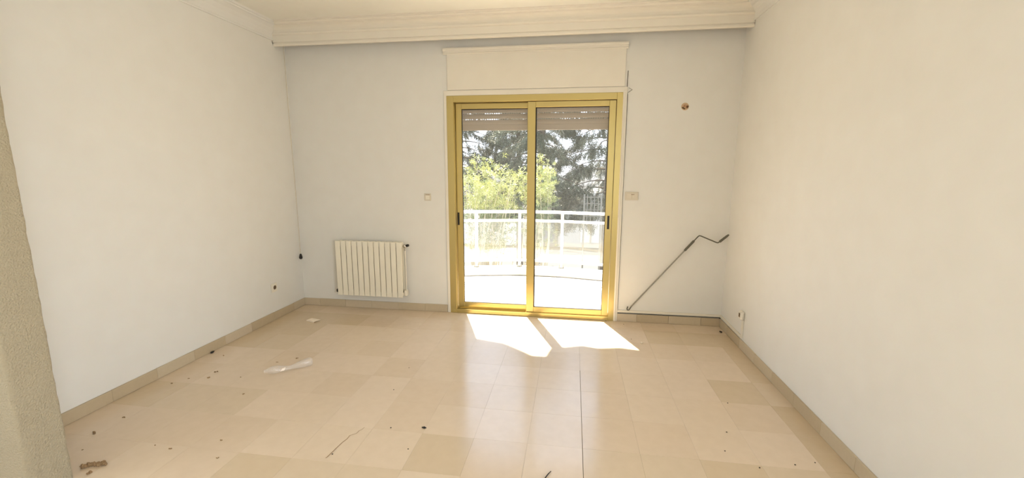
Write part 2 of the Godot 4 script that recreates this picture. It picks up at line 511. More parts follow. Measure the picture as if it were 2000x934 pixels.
func shutter() -> void:
	var s := base("roller_shutter", Vector3(0, 1.886, -0.165))
	tag(s, "half hidden roller shutter with beige slats rolled down behind the top of the door glass", "roller shutter")
	var x0 := -0.40
	var x1 := 1.245
	# lowest bar and slats; light slots between the upper slats are real gaps
	put("bottom_bar", boxmesh(Vector3(x0, 0, -0.007), Vector3(x1, 0.0565, 0.007), 0.002), M.shutter, s)
	var y := 0.0562
	for k in 6:
		var st := start()
		var prof := []
		for i in 7:
			var t := i / 6.0
			prof.append(Vector2(0.004 + 0.004 * sin(PI * t), y + 0.048 * t))
		for i in 7:
			var t := 1.0 - i / 6.0
			prof.append(Vector2(-0.006 + 0.004 * sin(PI * t), y + 0.048 * t))
		prof.append(prof[0])
		moulding(st, prof, Vector3(x0, 0, 0), Vector3(x1, 0, 0), Vector3.BACK)
		var n := 72
		for i in n:
			var a := lerpf(x0, x1, float(i) / n)
			box(st, Vector3(a, y + 0.048, -0.003), Vector3(a + (x1 - x0) / n * 0.36, y + 0.057, 0.003))
		build("slat", st, M.shutter, s)
		y += 0.057
	for x in [[x0 - 0.020, x0 - 0.018], [x1 + 0.015, x1 + 0.017]]:
		var st := start()
		box(st, Vector3(x[0], -1.88, -0.016), Vector3(x[1], 0.37, 0.016))
		var a: float = x[0] if x[0] < 0 else x[0] - 0.022
		box(st, Vector3(a, -1.88, -0.016), Vector3(a + 0.024, 0.37, -0.011)); box(st, Vector3(a, -1.88, 0.011), Vector3(a + 0.024, 0.37, 0.016))
		build("guide_rail", st, M.shutter, s)

# ---------------------------------------------------------------- things in the room
func radiator() -> void:
	var r := base("radiator", Vector3(-1.632, 0.165, 0))
	tag(r, "white aluminium panel radiator of twelve flat sections on the far wall", "radiator")
	var w := 0.0612
	var st := start()
	box(st, Vector3(0.002, 0, 0.104), Vector3(w - 0.0035, 0.588, 0.110), 0.003)          # front plate
	box(st, Vector3(0.002, 0.012, 0.036), Vector3(w - 0.0025, 0.05, 0.104), 0.008)       # lower header
	box(st, Vector3(0.002, 0.53, 0.036), Vector3(w - 0.0025, 0.584, 0.104), 0.008)       # upper header
	box(st, Vector3(w / 2 - 0.014, 0.05, 0.05), Vector3(w / 2 + 0.014, 0.53, 0.09), 0.006)
	box(st, Vector3(0.003, 0.05, 0.040), Vector3(w - 0.0035, 0.53, 0.044))
	box(st, Vector3(w / 2 - 0.002, 0.05, 0.09), Vector3(w / 2 + 0.002, 0.53, 0.104))
	var m := commit(st)
	for k in 12: put("radiator_section", m, M.radiator_enamel, r, Vector3(k * w, 0, 0))
	for x in [0.15, 0.58]: put("wall_bracket", boxmesh(Vector3(x, 0.50, 0), Vector3(x + 0.02, 0.54, 0.05), 0.002), M.radiator_enamel, r)
	var right := 12 * w
	st = start()
	tube(st, [Vector3(right - 0.004, 0.545, 0.07), Vector3(right + 0.030, 0.545, 0.07)], 0.011, 12)
	tube(st, [Vector3(right + 0.022, 0.545, 0.07), Vector3(right + 0.022, 0.500, 0.07)], 0.009, 12)
	lathe(st, [Vector2(0, -0.016), Vector2(0.016, -0.016), Vector2(0.017, 0), Vector2(0.016, 0.016), Vector2(0, 0.016)], Transform3D(Basis(), Vector3(right + 0.022, 0.545, 0.07)), 12)
	var v := build("valve", st, M.chrome, r)
	st = start()
	var ax := Transform3D(Basis(Vector3.BACK, -PI / 2 + 0.3), Vector3(right + 0.038, 0.549, 0.075))
	lathe(st, [Vector2(0, 0), Vector2(0.012, 0), Vector2(0.014, 0.008), Vector2(0.012, 0.028), Vector2(0.006, 0.032), Vector2(0, 0.032)], ax, 12)
	build("valve_knob", st, M.black_plastic, v)
	st = start()
	tube(st, [Vector3(right + 0.022, 0.51, 0.07), Vector3(right + 0.020, 0.35, 0.062), Vector3(right + 0.016, 0.07, 0.058)], 0.006, 8)
	build("pipe", st, M.white_plastic, r)
	st = start()
	box(st, Vector3(right - 0.002, 0.01, 0.035), Vector3(right + 0.03, 0.075, 0.085), 0.007)
	build("return_valve", st, M.white_plastic, r)
	st = start()
	tube(st, [Vector3(0.004, 0.035, 0.07), Vector3(-0.02, 0.035, 0.07)], 0.014, 10)
	box(st, Vector3(-0.034, 0.02, 0.06), Vector3(-0.018, 0.055, 0.08), 0.004)
	build("drain_cap", st, M.black_plastic, r)

func pull_cord() -> void:
	var c := base("pull_cord", Vector3(-2.066, 0.545, 0.06))
	tag(c, "thin curtain pull cord hanging in the left corner with a black end weight", "pull cord")
	var st := start()
	var pts := []
	for i in 13:
		var t := i / 12.0
		pts.append(Vector3(-0.012 * t + 0.002 * sin(t * 7.0), 0.042 + (CEIL - 0.545 - 0.042) * t, -0.01 * t))
	tube(st, pts, 0.0026, 6)
	build("cord", st, M.cord, c)
	st = start()
	lathe(st, [Vector2(0, 0.044), Vector2(0.007, 0.044), Vector2(0.011, 0.036), Vector2(0.0175, 0.008), Vector2(0.0175, -0.004), Vector2(0.010, -0.014), Vector2(0, -0.014)], Transform3D(), 8, false)
	tag(build("cord_weight", st, M.black_plastic, c), "black faceted weight")

func crank() -> void:
	var c := base("shutter_crank", Vector3(1.40, 0.122, 0.018))
	tag(c, "long steel shutter crank handle leaning on the far wall above the skirting", "crank handle")
	var o := Vector3(1.40, 0.122, 0.018)
	var elbow := Vector3(2.008, 0.897, 0.055) - o
	var low := Vector3(0.030, 0.042, 0.004)
	var d := (elbow - low).normalized()
	var st := start()
	tube(st, [low, elbow - d * 0.19], 0.0065, 10)
	tag(build("rod", st, M.steel, c), "thin grey steel rod")
	st = start()
	tube(st, [low + d * 0.005, low, Vector3(0.018, 0.016, 0.004), Vector3(0.008, 0.002, 0.004), Vector3(-0.004, 0.003, 0.004), Vector3(-0.010, 0.016, 0.006), Vector3(-0.002, 0.040, 0.008)], 0.0052, 8)
	build("hook", st, M.dark_steel, c)
	st = start()
	tube(st, [elbow - d * 0.195, elbow - d * 0.185, elbow - d * 0.075, elbow - d * 0.065], [0.008, 0.0115, 0.0115, 0.008], 10)
	tag(build("sleeve", st, M.dark_steel, c), "dark plastic sleeve")
	var turn := Vector3(2.176, 0.829, 0.062) - o
	var tip := Vector3(2.262, 0.912, 0.070) - o
	var e := (turn - elbow).normalized()
	var g := (tip - turn).normalized()
	st = start()
	tube(st, [elbow - d * 0.07, elbow - d * 0.016, elbow - d * 0.003 + e * 0.003, elbow + e * 0.016, turn - e * 0.016, turn - e * 0.003 + g * 0.003, turn + g * 0.02], 0.0055, 8)
	build("bent_arm", st, M.dark_steel, c)
	st = start()
	tube(st, [turn + g * 0.016, turn + g * 0.022, turn + g * 0.10, tip - g * 0.012, tip], [0.007, 0.0115, 0.0105, 0.009, 0.007], 10)
	tag(build("grip", st, M.dark_steel, c), "dark hand grip")

func electrics() -> void:
	# small switch left of the door
	var s := base("light_switch", Vector3(-0.638, 1.215, 0))
	tag(s, "small square cream light switch on the wall between radiator and door", "light switch")
	put("plate", boxmesh(Vector3(-0.036, -0.036, 0), Vector3(0.036, 0.036, 0.008), 0.003), M.plate_plastic, s)
	put("rocker", boxmesh(Vector3(-0.022, -0.026, 0.008), Vector3(0.022, 0.020, 0.013), 0.002), M.white_plastic, s)
	put("indicator_slot", boxmesh(Vector3(-0.020, 0.022, 0.0075), Vector3(0.022, 0.0265, 0.009)), M.dirt, s)
	# wide grey plate right of the door
	s = base("shutter_switch", Vector3(1.384, 1.252, 0))
	tag(s, "wide greyish double switch plate on the wall just right of the door", "switch plate")
	put("plate", boxmesh(Vector3(-0.062, -0.040, 0), Vector3(0.062, 0.040, 0.007), 0.003), M.plate_plastic, s)
	for x in [-0.052, 0.003]: put("rocker", boxmesh(Vector3(x, -0.028, 0.007), Vector3(x + 0.049, 0.028, 0.0105), 0.002), M.plate_plastic, s)
	put("indicator_slot", boxmesh(Vector3(-0.006, 0.012, 0.0105), Vector3(0.024, 0.017, 0.012)), M.dirt, s)
	# left wall socket
	s = base("wall_socket", Vector3(LEFT, 0.325, 0.468))
	tag(s, "cream power socket with a dark round well low on the left wall", "socket")
	put("plate", boxmesh(Vector3(0, -0.044, -0.040), Vector3(0.009, 0.044, 0.040), 0.003), M.white_plastic, s)
	var st := start()
	var side := Transform3D(Basis(Vector3.BACK, -PI / 2), Vector3(0.009, 0.002, -0.004))
	lathe(st, [Vector2(0.027, -0.001), Vector2(0.027, 0.004), Vector2(0.022, 0.004), Vector2(0.021, 0.0005)], side, 20)
	build("socket_ring", st, M.white_plastic, s)
	st = start()
	lathe(st, [Vector2(0.021, 0.0012), Vector2(0, 0.0012)], side, 20)
	build("socket_well", st, M.hole_dark, s)
	# right wall socket, surface box on its duct
	s = base("surface_socket", Vector3(RIGHT, 0.292, 0.512))
	tag(s, "small rounded surface socket above the cable duct on the right wall", "socket")
	put("box", boxmesh(Vector3(-0.032, -0.038, -0.032), Vector3(0, 0.038, 0.032), 0.011), M.white_plastic, s)
	put("socket_well", boxmesh(Vector3(-0.0335, -0.017, -0.018), Vector3(-0.031, 0.017, 0.008), 0.001), M.hole_dark, s)
	# white mini trunking
	st = start()
	box(st, Vector3(1.301, 0.093, 0), Vector3(RIGHT, 0.117, 0.012), 0.002)
	box(st, Vector3(RIGHT - 0.012, 0.093, 0.012), Vector3(RIGHT, 0.117, 0.535), 0.002)
	box(st, Vector3(RIGHT - 0.012, 0.117, 0.513), Vector3(RIGHT, 0.256, 0.537), 0.002)
	tag(build("cable_duct", st, M.white_plastic), "thin white cable duct running above the skirting around the right corner", "cable duct")
	st = start()
	tube(st, [Vector3(1.302, 0.0875, 0.010), Vector3(1.8, 0.0875, 0.011), Vector3(RIGHT - 0.014, 0.0885, 0.010)], 0.0028, 6)
	tube(st, [Vector3(RIGHT - 0.016, 0.090, 0.018), Vector3(RIGHT - 0.016, 0.084, 0.018)], 0.007, 6)
	tag(build("black_cable", st, M.black_plastic), "thin black cable tucked under the white duct right of the door", "cable")
	st = start()
	tube(st, [Vector3(1.298, 2.391, 0.003), Vector3(1.295, 2.22, 0.003), Vector3(1.303, 2.18, 0.003), Vector3(1.302, 1.6, 0.003), Vector3(1.3025, 0.9, 0.002), Vector3(1.303, 0.13, 0.002)], [0.0028, 0.0028, 0.0026, 0.002, 0.0015, 0.001], 6)
	tag(build("wall_cable", st, M.dark_dirt), "dark hairline cable running down beside the right door casing", "cable")
	st = start()
	tube(st, [Vector3(1.312, 2.241, 0.002), Vector3(1.341, 2.222, 0.010), Vector3(1.305, 2.199, 0.004)], [0.002, 0.003, 0.002], 6)
	tag(build("wire_hook", st, M.dark_steel), "tiny bent wire hook on the wall near the upper right door corner", "hook")
	# the hole of a removed wall lamp
	var h := base("lamp_hole", Vector3(1.815, 2.067, 0))
	tag(h, "broken plaster hole with wire ends where a wall lamp was", "wall hole")
	var rng := RandomNumberGenerator.new()
	rng.seed = 8
	st = start()
	var face := Transform3D(Basis(Vector3.RIGHT, PI / 2), Vector3.ZERO)
	lathe(st, [Vector2(0.034, 0.0005), Vector2(0.031, 0.004), Vector2(0.026, 0.005), Vector2(0.022, 0.0015), Vector2(0, 0.001)], face, 14)
	build("plaster_rim", st, M.hole_plaster, h)
	st = start()
	for k in 9:
		var a := rng.randf_range(PI * 0.95, TAU * 1.02)
		blob(st, Vector3(cos(a) * 0.022, sin(a) * 0.022, 0.004), Vector3(0.009, 0.007, 0.004), rng)
	build("broken_edge", st, M.hole_dark, h)
	st = start()
	tube(st, [Vector3(-0.008, -0.004, 0.001), Vector3(-0.010, 0.006, 0.016), Vector3(-0.004, 0.012, 0.022)], 0.0028, 6)
	tube(st, [Vector3(0.008, -0.002, 0.001), Vector3(0.012, 0.004, 0.014), Vector3(0.010, -0.010, 0.020)], 0.0028, 6)
	build("wire_end", st, M.copper, h)

func litter() -> void:
	var rng := RandomNumberGenerator.new()
	rng.seed = 77
	# folded paper scrap
	var st := start()
	var o := Vector3(-1.70, 0, 0.475)
	var a := Vector3(-0.075, 0.004, -0.012)
	var b := Vector3(-0.035, 0.014, -0.045)
	var c := Vector3(0.075, 0.012, -0.020)
	var d := Vector3(0.040, 0.010, 0.040)
	var e := Vector3(-0.015, 0.016, 0.020)
	for off in [0.0, -0.0015]:
		var up := Vector3.UP if off == 0.0 else Vector3.DOWN
		var y := Vector3(0, off, 0)
		tri(st, a + y, b + y, e + y, up); tri(st, b + y, c + y, e + y, up); tri(st, c + y, d + y, e + y, up)
	tri(st, a, a + Vector3(0.01, -0.004, 0.012), e, Vector3.BACK); tri(st, e, d, d + Vector3(0, -0.010, 0.002), Vector3.BACK)
	tri(st, e, d + Vector3(0, -0.010, 0.002), a + Vector3(0.01, -0.004, 0.012), Vector3.BACK)
	tag(build("paper_scrap", st, M.paper, self, o), "small folded white paper scrap on the floor in front of the radiator", "paper")
	# crushed clear bottle, base towards the right
	var bo := base("plastic_bottle", Vector3(-1.245, 0.0, 1.455))
	tag(bo, "crushed clear plastic bottle lying on the floor left of centre", "bottle")
	var dir := Vector3(0.262, 0, -0.225).normalized()
	var fr := Basis(Vector3(0, 1, 0).cross(dir).normalized(), dir, Vector3.ZERO)
	fr.z = fr.x.cross(fr.y)
	st = start()
	st.set_smooth_group(2)
	var prof := [Vector2(0.012, -0.165), Vector2(0.012, -0.148), Vector2(0.018, -0.138), Vector2(0.030, -0.110), Vector2(0.033, -0.08), Vector2(0.030, -0.06), Vector2(0.027, -0.03), Vector2(0.022, 0.0), Vector2(0.024, 0.03), Vector2(0.030, 0.06), Vector2(0.033, 0.09), Vector2(0.033, 0.13), Vector2(0.031, 0.15), Vector2(0.022, 0.158), Vector2(0.0, 0.150)]
	var n := FastNoiseLite.new()
	n.seed = 3; n.frequency = 9.0
	var P := func(i: int, k: int) -> Vector3:
		var p: Vector2 = prof[i]
		var t := TAU * k / 18
		var q := fr.x * cos(t) * p.x + fr.z * sin(t) * p.x + fr.y * p.y
		var crush := clampf(1.0 - absf(p.y) / 0.13, 0.0, 1.0)
		q.y *= 1.0 - 0.45 * crush
		q += Vector3(1, 0.5, 1) * n.get_noise_3dv(q * 2.0) * 0.012 * crush
		return q + Vector3(0, 0.034 - 0.012 * crush, 0)
	for i in prof.size() - 1:
		for k in 18:
			var mid: Vector3 = P.call(i, k) - Vector3(0, 0.028, 0) - fr.y * prof[i].y
			quad(st, P.call(i, k), P.call(i + 1, k), P.call(i + 1, (k + 1) % 18), P.call(i, (k + 1) % 18), mid)
	build("bottle_body", st, M.bottle_plastic, bo)
	st = start()
	var mp := Vector3(-0.032, 0.032, 0.040)  # small pale quad lying on the bottle
	quad(st, mp, mp + Vector3(0.022, 0.006, -0.014), mp + Vector3(0.020, -0.014, 0.002), mp + Vector3(-0.004, -0.016, 0.016), Vector3(0.4, 0.4, 1))
	tag(build("pale_piece", st, M.paper, bo), "small pale piece on the bottle")
	# crumbs of dirt, each placed where it lies
	var crumbs := [[-1.85, 2.315, 0.014], [-1.93, 1.762, 0.010], [-1.748, 1.645, 0.013], [-1.771, 1.562, 0.014], [-1.936, 1.305, 0.009], [-1.524, 1.604, 0.007], [-1.328, 1.81, 0.009],
		[-1.316, 1.262, 0.010], [-1.84, 2.16, 0.010], [-1.88, 1.68, 0.007], [-1.289, 2.376, 0.010], [-1.40, 2.36, 0.006], [-1.513, 2.594, 0.016], [-1.08, 2.27, 0.008], [-1.75, 2.45, 0.006], [-0.98, 2.40, 0.007], [-1.43, 1.35, 0.008]]
	var crumb_labels := ["brown dirt crumb nearest the left skirting at the near end of the room", "brown dirt crumb just past the left corner of the darker tile pair", "brown dirt crumb behind the darker tile pair, nearer one of two side by side", "brown dirt crumb behind the darker tile pair, farther one of two side by side", "small brown crumb just in front of the black lump by the left skirting", "tiny brown crumb halfway between the clear bottle and the left skirting", "brown dirt crumb lying on the darker tile pair", "brown dirt crumb touching the far side of the clear bottle", "brown dirt crumb close to the left skirting, in front of the darker tile pair", "small brown crumb by the left end of the darker tile pair", "brown dirt crumb on the open tiles between the large clod and the crack", "tiny brown crumb just left of the crumb between the clod and the crack", "brown dirt crumb directly in front of the largest clod", "brown dirt crumb right of the darker tile pair, towards the crack", "tiny brown crumb between the left wall end and the largest clod", "small brown crumb at the near middle left, closest to the crack", "small brown crumb beside the neck of the clear bottle"]
	for k in crumbs.size():
		st = start()
		var r: float = crumbs[k][2] * 0.78
		for i in 3: blob(st, Vector3(rng.randf_range(-1, 1) * r, r * 0.28, rng.randf_range(-0.7, 0.7) * r), Vector3(r * rng.randf_range(0.5, 0.8), r * 0.42, r * rng.randf_range(0.4, 0.6)), rng)
		tag(build("dirt_crumb", st, M.dirt, self, Vector3(crumbs[k][0], 0, crumbs[k][1])), crumb_labels[k], "dirt crumb", "dirt crumbs scattered on the left of the floor")
	st = start()
	for i in 12: blob(st, Vector3(lerpf(-0.045, 0.045, i / 11.0), 0.008, lerpf(0.020, -0.022, i / 11.0) + rng.randf_range(-0.008, 0.008)), Vector3(0.014, rng.randf_range(0.008, 0.014), 0.010), rng)
	tag(build("dirt_clod", st, M.dirt, self, Vector3(-1.545, 0, 2.545)), "largest brown dirt clod, on the floor beside the near left wall end", "dirt clod")
	st = start()
	blob(st, Vector3(0, 0.004, 0), Vector3(0.014, 0.006, 0.007), rng)
	tag(build("black_chip", st, M.black_plastic, self, Vector3(0.003, 0, 1.992)), "small black chip on the bare tiles in the middle of the floor", "chip")
	st = start()
	blob(st, Vector3(0, 0.006, 0), Vector3(0.012, 0.008, 0.022), rng)
	tag(build("black_lump", st, M.black_plastic, self, Vector3(-2.072, 0, 1.272)), "small black lump against the left skirting", "lump")
	st = start()
	tube(st, [Vector3(0.022, 0.004, -0.045), Vector3(0.008, 0.006, -0.018), Vector3(-0.006, 0.004, 0.012), Vector3(-0.012, 0.003, 0.045)], [0.002, 0.003, 0.003, 0.002], 6)
	tag(build("twig", st, M.black_plastic, self, Vector3(0.735, 0, 2.29)), "short dark twig on the tiles at the bottom edge", "twig")
	st = start()
	blob(st, Vector3(0, 0.005, 0), Vector3(0.012, 0.006, 0.026), rng)
	tag(build("dark_scrap", st, M.dark_dirt, self, Vector3(2.235, 0, 0.165)), "dark scrap on the floor in the right corner below the duct", "scrap")
	var specks := [[1.864, 1.443], [1.748, 1.772], [1.68, 1.949], [2.112, 1.978], [2.001, 2.01], [-0.354, 1.609], [-0.373, 1.284], [-0.018, 2.186], [1.357, 0.095], [1.19, 0.03], [1.382, 0.46], [-0.40, 2.285], [1.81, 2.06], [-0.19, 2.02]]
	var speck_labels := ["dark speck on the right, at the edge of the dark tile by the right skirting", "dark speck on the right, middle one of three in a line towards the camera", "dark speck on the right, nearest the camera of three in a line", "dark speck closest to the near part of the right skirting", "dark speck second closest to the near part of the right skirting", "tiny dark speck left of the bright floor reflection, nearer the camera of two", "tiny dark speck left of the bright floor reflection, nearer the door of two", "tiny dark speck in front of the small black chip", "tiny dark speck at the right foot of the door casing", "tiny dark speck between the door frame and the sun patch at right", "dark speck just past the right end of the sun patch", "tiny dark speck beside the near end of the floor crack", "tiny dark speck on the darker row of tiles at the near right", "tiny dark speck between the crack and the small black chip"]
	for k in specks.size():
		st = start()
		blob(st, Vector3(0, 0.0025, 0), Vector3(0.0042, 0.002, 0.0042), rng)
		tag(build("dark_speck", st, M.dark_dirt, self, Vector3(specks[k][0], 0, specks[k][1])), speck_labels[k], "speck", "dark specks on the open floor")
	st = start()
	blob(st, Vector3(0, 0.004, 0), Vector3(0.014, 0.006, 0.010), rng)
	tag(build("plaster_chip", st, M.chip, self, Vector3(1.459, 0, 0.536)), "small pale plaster chip on the floor right of the sun patch", "chip")

# ---------------------------------------------------------------- balcony
func balcony() -> void:
	var V := [Vector2(-2.6, -0.9), Vector2(-1.9, -1.25), Vector2(-1.25, -1.55), Vector2(-0.55, -1.80), Vector2(0.07, -1.93), Vector2(0.69, -1.91), Vector2(1.33, -1.78), Vector2(1.9, -1.50), Vector2(2.6, -0.9)]
	var st := start()
	# slab: polygon from the wall to the curved edge
	for i in V.size() - 1:
		var a := Vector3(V[i].x, 0, V[i].y - 0.06)
		var b := Vector3(V[i + 1].x, 0, V[i + 1].y - 0.06)
		var wa := Vector3(V[i].x, 0, -0.25)
		var wb := Vector3(V[i + 1].x, 0, -0.25)
		var t := Vector3(0, -0.052, 0)
		var u := Vector3(0, -0.25, 0)
		quad(st, a + t, b + t, wb + t, wa + t, Vector3.UP)
		quad(st, a + u, b + u, wb + u, wa + u, Vector3.DOWN)
		quad(st, a + t, b + t, b + u, a + u, Vector3(0, 0, -1))
	var slab := build("balcony_floor", st, M.grout)
	tag(slab, "sunlit pale tiled balcony floor with a curved edge", "", "", "structure")
	var rng := RandomNumberGenerator.new()
	rng.seed = 5
	var shape := boxmesh(Vector3(-0.148, -0.02, -0.148), Vector3(0.148, 0, 0.148), 0.002)
	for i in 14:
		for j in 5:
			var p := Vector3(-1.95 + i * 0.3, -0.03, -0.40 - j * 0.3)
			if p.z < -1.45 and (p.x < -1.2 or p.x > 1.6): continue
			put("floor_tile", shape, M.balcony_stone, slab, p)
	st = start()
	for i in range(1, V.size() - 2):
		var a := Vector3(V[i].x, 0, V[i].y)
		var b := Vector3(V[i + 1].x, 0, V[i + 1].y)
		var n := Vector3(-(b - a).z, 0, (b - a).x).normalized()
		if n.z < 0: n = -n
		var y := Vector3(0, -0.0275, 0)
		quad(st, a + n * 0.125 + y, b + n * 0.125 + y, b + n * 0.158 + y, a + n * 0.158 + y, Vector3.UP)
	build("kerb_strip", st, M.kerb_strip_dark, slab)  # flat dark strip along the kerb foot, no groove modelled
	# sill stone under the door track
	solid("trim_6", [[Vector3(-0.42, -0.06, -0.25), Vector3(1.262, -0.012, 0.0)]], M.balcony_stone, "pale stone threshold under the sliding door")
	st = start()
	for i in range(1, V.size() - 2):
		var a := Vector3(V[i].x, 0, V[i].y)
		var b := Vector3(V[i + 1].x, 0, V[i + 1].y)
		var n := Vector3(-(b - a).z, 0, (b - a).x).normalized()
		if n.z < 0: n = -n
		var lo := Vector3(0, -0.05, 0)
		var hi := Vector3(0, 0.075, 0)
		var o := n * 0.13
		quad(st, a + o + lo, b + o + lo, b + o + hi, a + o + hi, n)
		quad(st, a + o + hi, b + o + hi, b - n * 0.06 + hi, a - n * 0.06 + hi, Vector3.UP)
		quad(st, a - n * 0.06 + lo - Vector3(0, 0.2, 0), b - n * 0.06 + lo - Vector3(0, 0.2, 0), b - n * 0.06 + hi, a - n * 0.06 + hi, -n)
	tag(build("trim_7", st, M.concrete), "low curved concrete kerb at the balcony edge", "", "", "structure")
	var r := base("balcony_railing", Vector3(0, 0.075, 0))
	tag(r, "white curved balcony railing with glass panels and a double top rail", "railing")
	for i in range(1, V.size() - 1):
		var p := Vector3(V[i].x, 0, V[i].y)
		var s := start()
		box(s, p + Vector3(-0.020, 0, -0.020), p + Vector3(0.020, 0.805, 0.020), 0.004)
		var post := build("post", s, M.railing_white, r)
		s = start()
		box(s, p + Vector3(-0.040, 0, -0.040), p + Vector3(0.040, 0.008, 0.040), 0.002)
		for k in [-1, 1]:
			tube(s, [p + Vector3(k * 0.018, 0.05, 0.01), p + Vector3(k * 0.036, 0.005, 0.032)], 0.007, 6)
		build("foot_bracket", s, M.steel, post)
	for i in range(1, V.size() - 2):
		var a := Vector3(V[i].x, 0, V[i].y)
		var b := Vector3(V[i + 1].x, 0, V[i + 1].y)
		var d := (b - a).normalized()
		var fr := Transform3D(Basis(d, Vector3.UP, d.cross(Vector3.UP)), a)
		var len := (b - a).length()
		for k in [["top_rail", 0.795, 0.833, 0.026], ["middle_rail", 0.668, 0.702, 0.018], ["bottom_rail", 0.075, 0.107, 0.018]]:
			var s := start()
			box(s, Vector3(-0.004 if k[0] == "top_rail" else 0.020, k[1], -k[3]), Vector3(len + 0.004 if k[0] == "top_rail" else len - 0.020, k[2], k[3]), 0.004, fr)
			build(k[0], s, M.railing_white, r)
		var s := start()
		box(s, Vector3(0.022, 0.107, -0.003), Vector3(len - 0.022, 0.668, 0.003), 0.0, fr)
		build("glass_panel", s, M.rail_glass, r)
	# unseen slab above the balcony, its edge shaped to limit the sun patch
	st = start()
	var edge := UPPER
	for i in edge.size() - 1:
		var a := Vector3(edge[i].x, 0, edge[i].y)
		var b := Vector3(edge[i + 1].x, 0, edge[i + 1].y)
		var wa := Vector3(edge[i].x, 0, -0.25)
		var wb := Vector3(edge[i + 1].x, 0, -0.25)
		var lo := Vector3(0, 2.95, 0)
		var hi := Vector3(0, 3.05, 0)
		quad(st, a + lo, b + lo, wb + lo, wa + lo, Vector3.DOWN)
		quad(st, a + hi, b + hi, wb + hi, wa + hi, Vector3.UP)
		quad(st, a + lo, b + lo, b + hi, a + hi, Vector3(0, 0, -1))
	tag(build("unseen_slab_8", st, M.concrete), "unseen slab above the door outside, shaped to limit the sun patch", "", "", "structure")

const T := 0.583           # how far sunlight travels into the room for each metre it falls
const AZ := 0.40
var UPPER: Array[Vector2] = []

func upper_edge() -> void:
	# outline of the unseen upper slab from the outline of the sunlit patch on the floor
	var patch := [Vector2(-3.0, 0.40), Vector2(-0.30, 0.58), Vector2(0.03, 0.655), Vector2(0.27, 0.72), Vector2(0.42, 0.83), Vector2(0.54, 0.93), Vector2(0.64, 0.95), Vector2(0.68, 0.74), Vector2(0.80, 0.72), Vector2(0.94, 0.665), Vector2(1.08, 0.70), Vector2(1.26, 0.66), Vector2(1.43, 0.69), Vector2(2.2, 0.70), Vector2(3.6, 0.60)]
	for p in patch:
		UPPER.append(Vector2(p.x - AZ * T * 2.95, p.y - T * 2.95))

# ---------------------------------------------------------------- garden
func leaf_spray(blades: int, length: float, width: float, spread: float, along: float, sd: int) -> ArrayMesh:
	# a twig with narrow folded leaves, pointing up its own y
	var rng := RandomNumberGenerator.new()
	rng.seed = sd
	var st := start()
	tube(st, [Vector3.ZERO, Vector3(0, along, 0)], [width * 0.12, width * 0.05], 3, false)
	for k in blades:
		var t := float(k) / blades
		var a := k * 2.4 + rng.randf_range(-0.3, 0.3)
		var out := Vector3(cos(a), 0, sin(a))
		var p := Vector3(0, along * t, 0)
		var dir := (out * spread + Vector3.UP * rng.randf_range(0.35, 1.0)).normalized()
		var l := length * rng.randf_range(0.7, 1.15)
		var side := dir.cross(Vector3(rng.randf_range(-0.4, 0.4), 1, rng.randf_range(-0.4, 0.4))).normalized() * width
		var n := side.cross(dir).normalized()
		var m := p + dir * l * 0.5 + n * l * 0.05
		var e := p + dir * l - Vector3.UP * l * 0.12
		tri(st, p, m + side * 0.5, m, n); tri(st, p, m, m - side * 0.5, n)
		tri(st, m + side * 0.5, e, m, n); tri(st, m, e, m - side * 0.5, n)
	return commit(st)

func scatter(called: String, mesh: Mesh, material: Material, places: Array, parent: Node) -> void:
	var mm := MultiMesh.new()
	mm.transform_format = MultiMesh.TRANSFORM_3D
	mesh.surface_set_material(0, material)
	mm.mesh = mesh
	mm.instance_count = places.size()
	for i in places.size(): mm.set_instance_transform(i, places[i])
	var o := MultiMeshInstance3D.new()
	o.multimesh = mm
	o.name = called
	o.set_meta("kind", "stuff")
	parent.add_child(o, true)

func aim(p: Vector3, d: Vector3, roll: float, size: float) -> Transform3D:
	var y := d.normalized()
	var x := y.cross(Vector3(0.31, 0.2, 0.93)).normalized()
	var b := Basis(x, y, x.cross(y)) * Basis(Vector3.UP, roll)
	return Transform3D(b.scaled(Vector3.ONE * size), p)

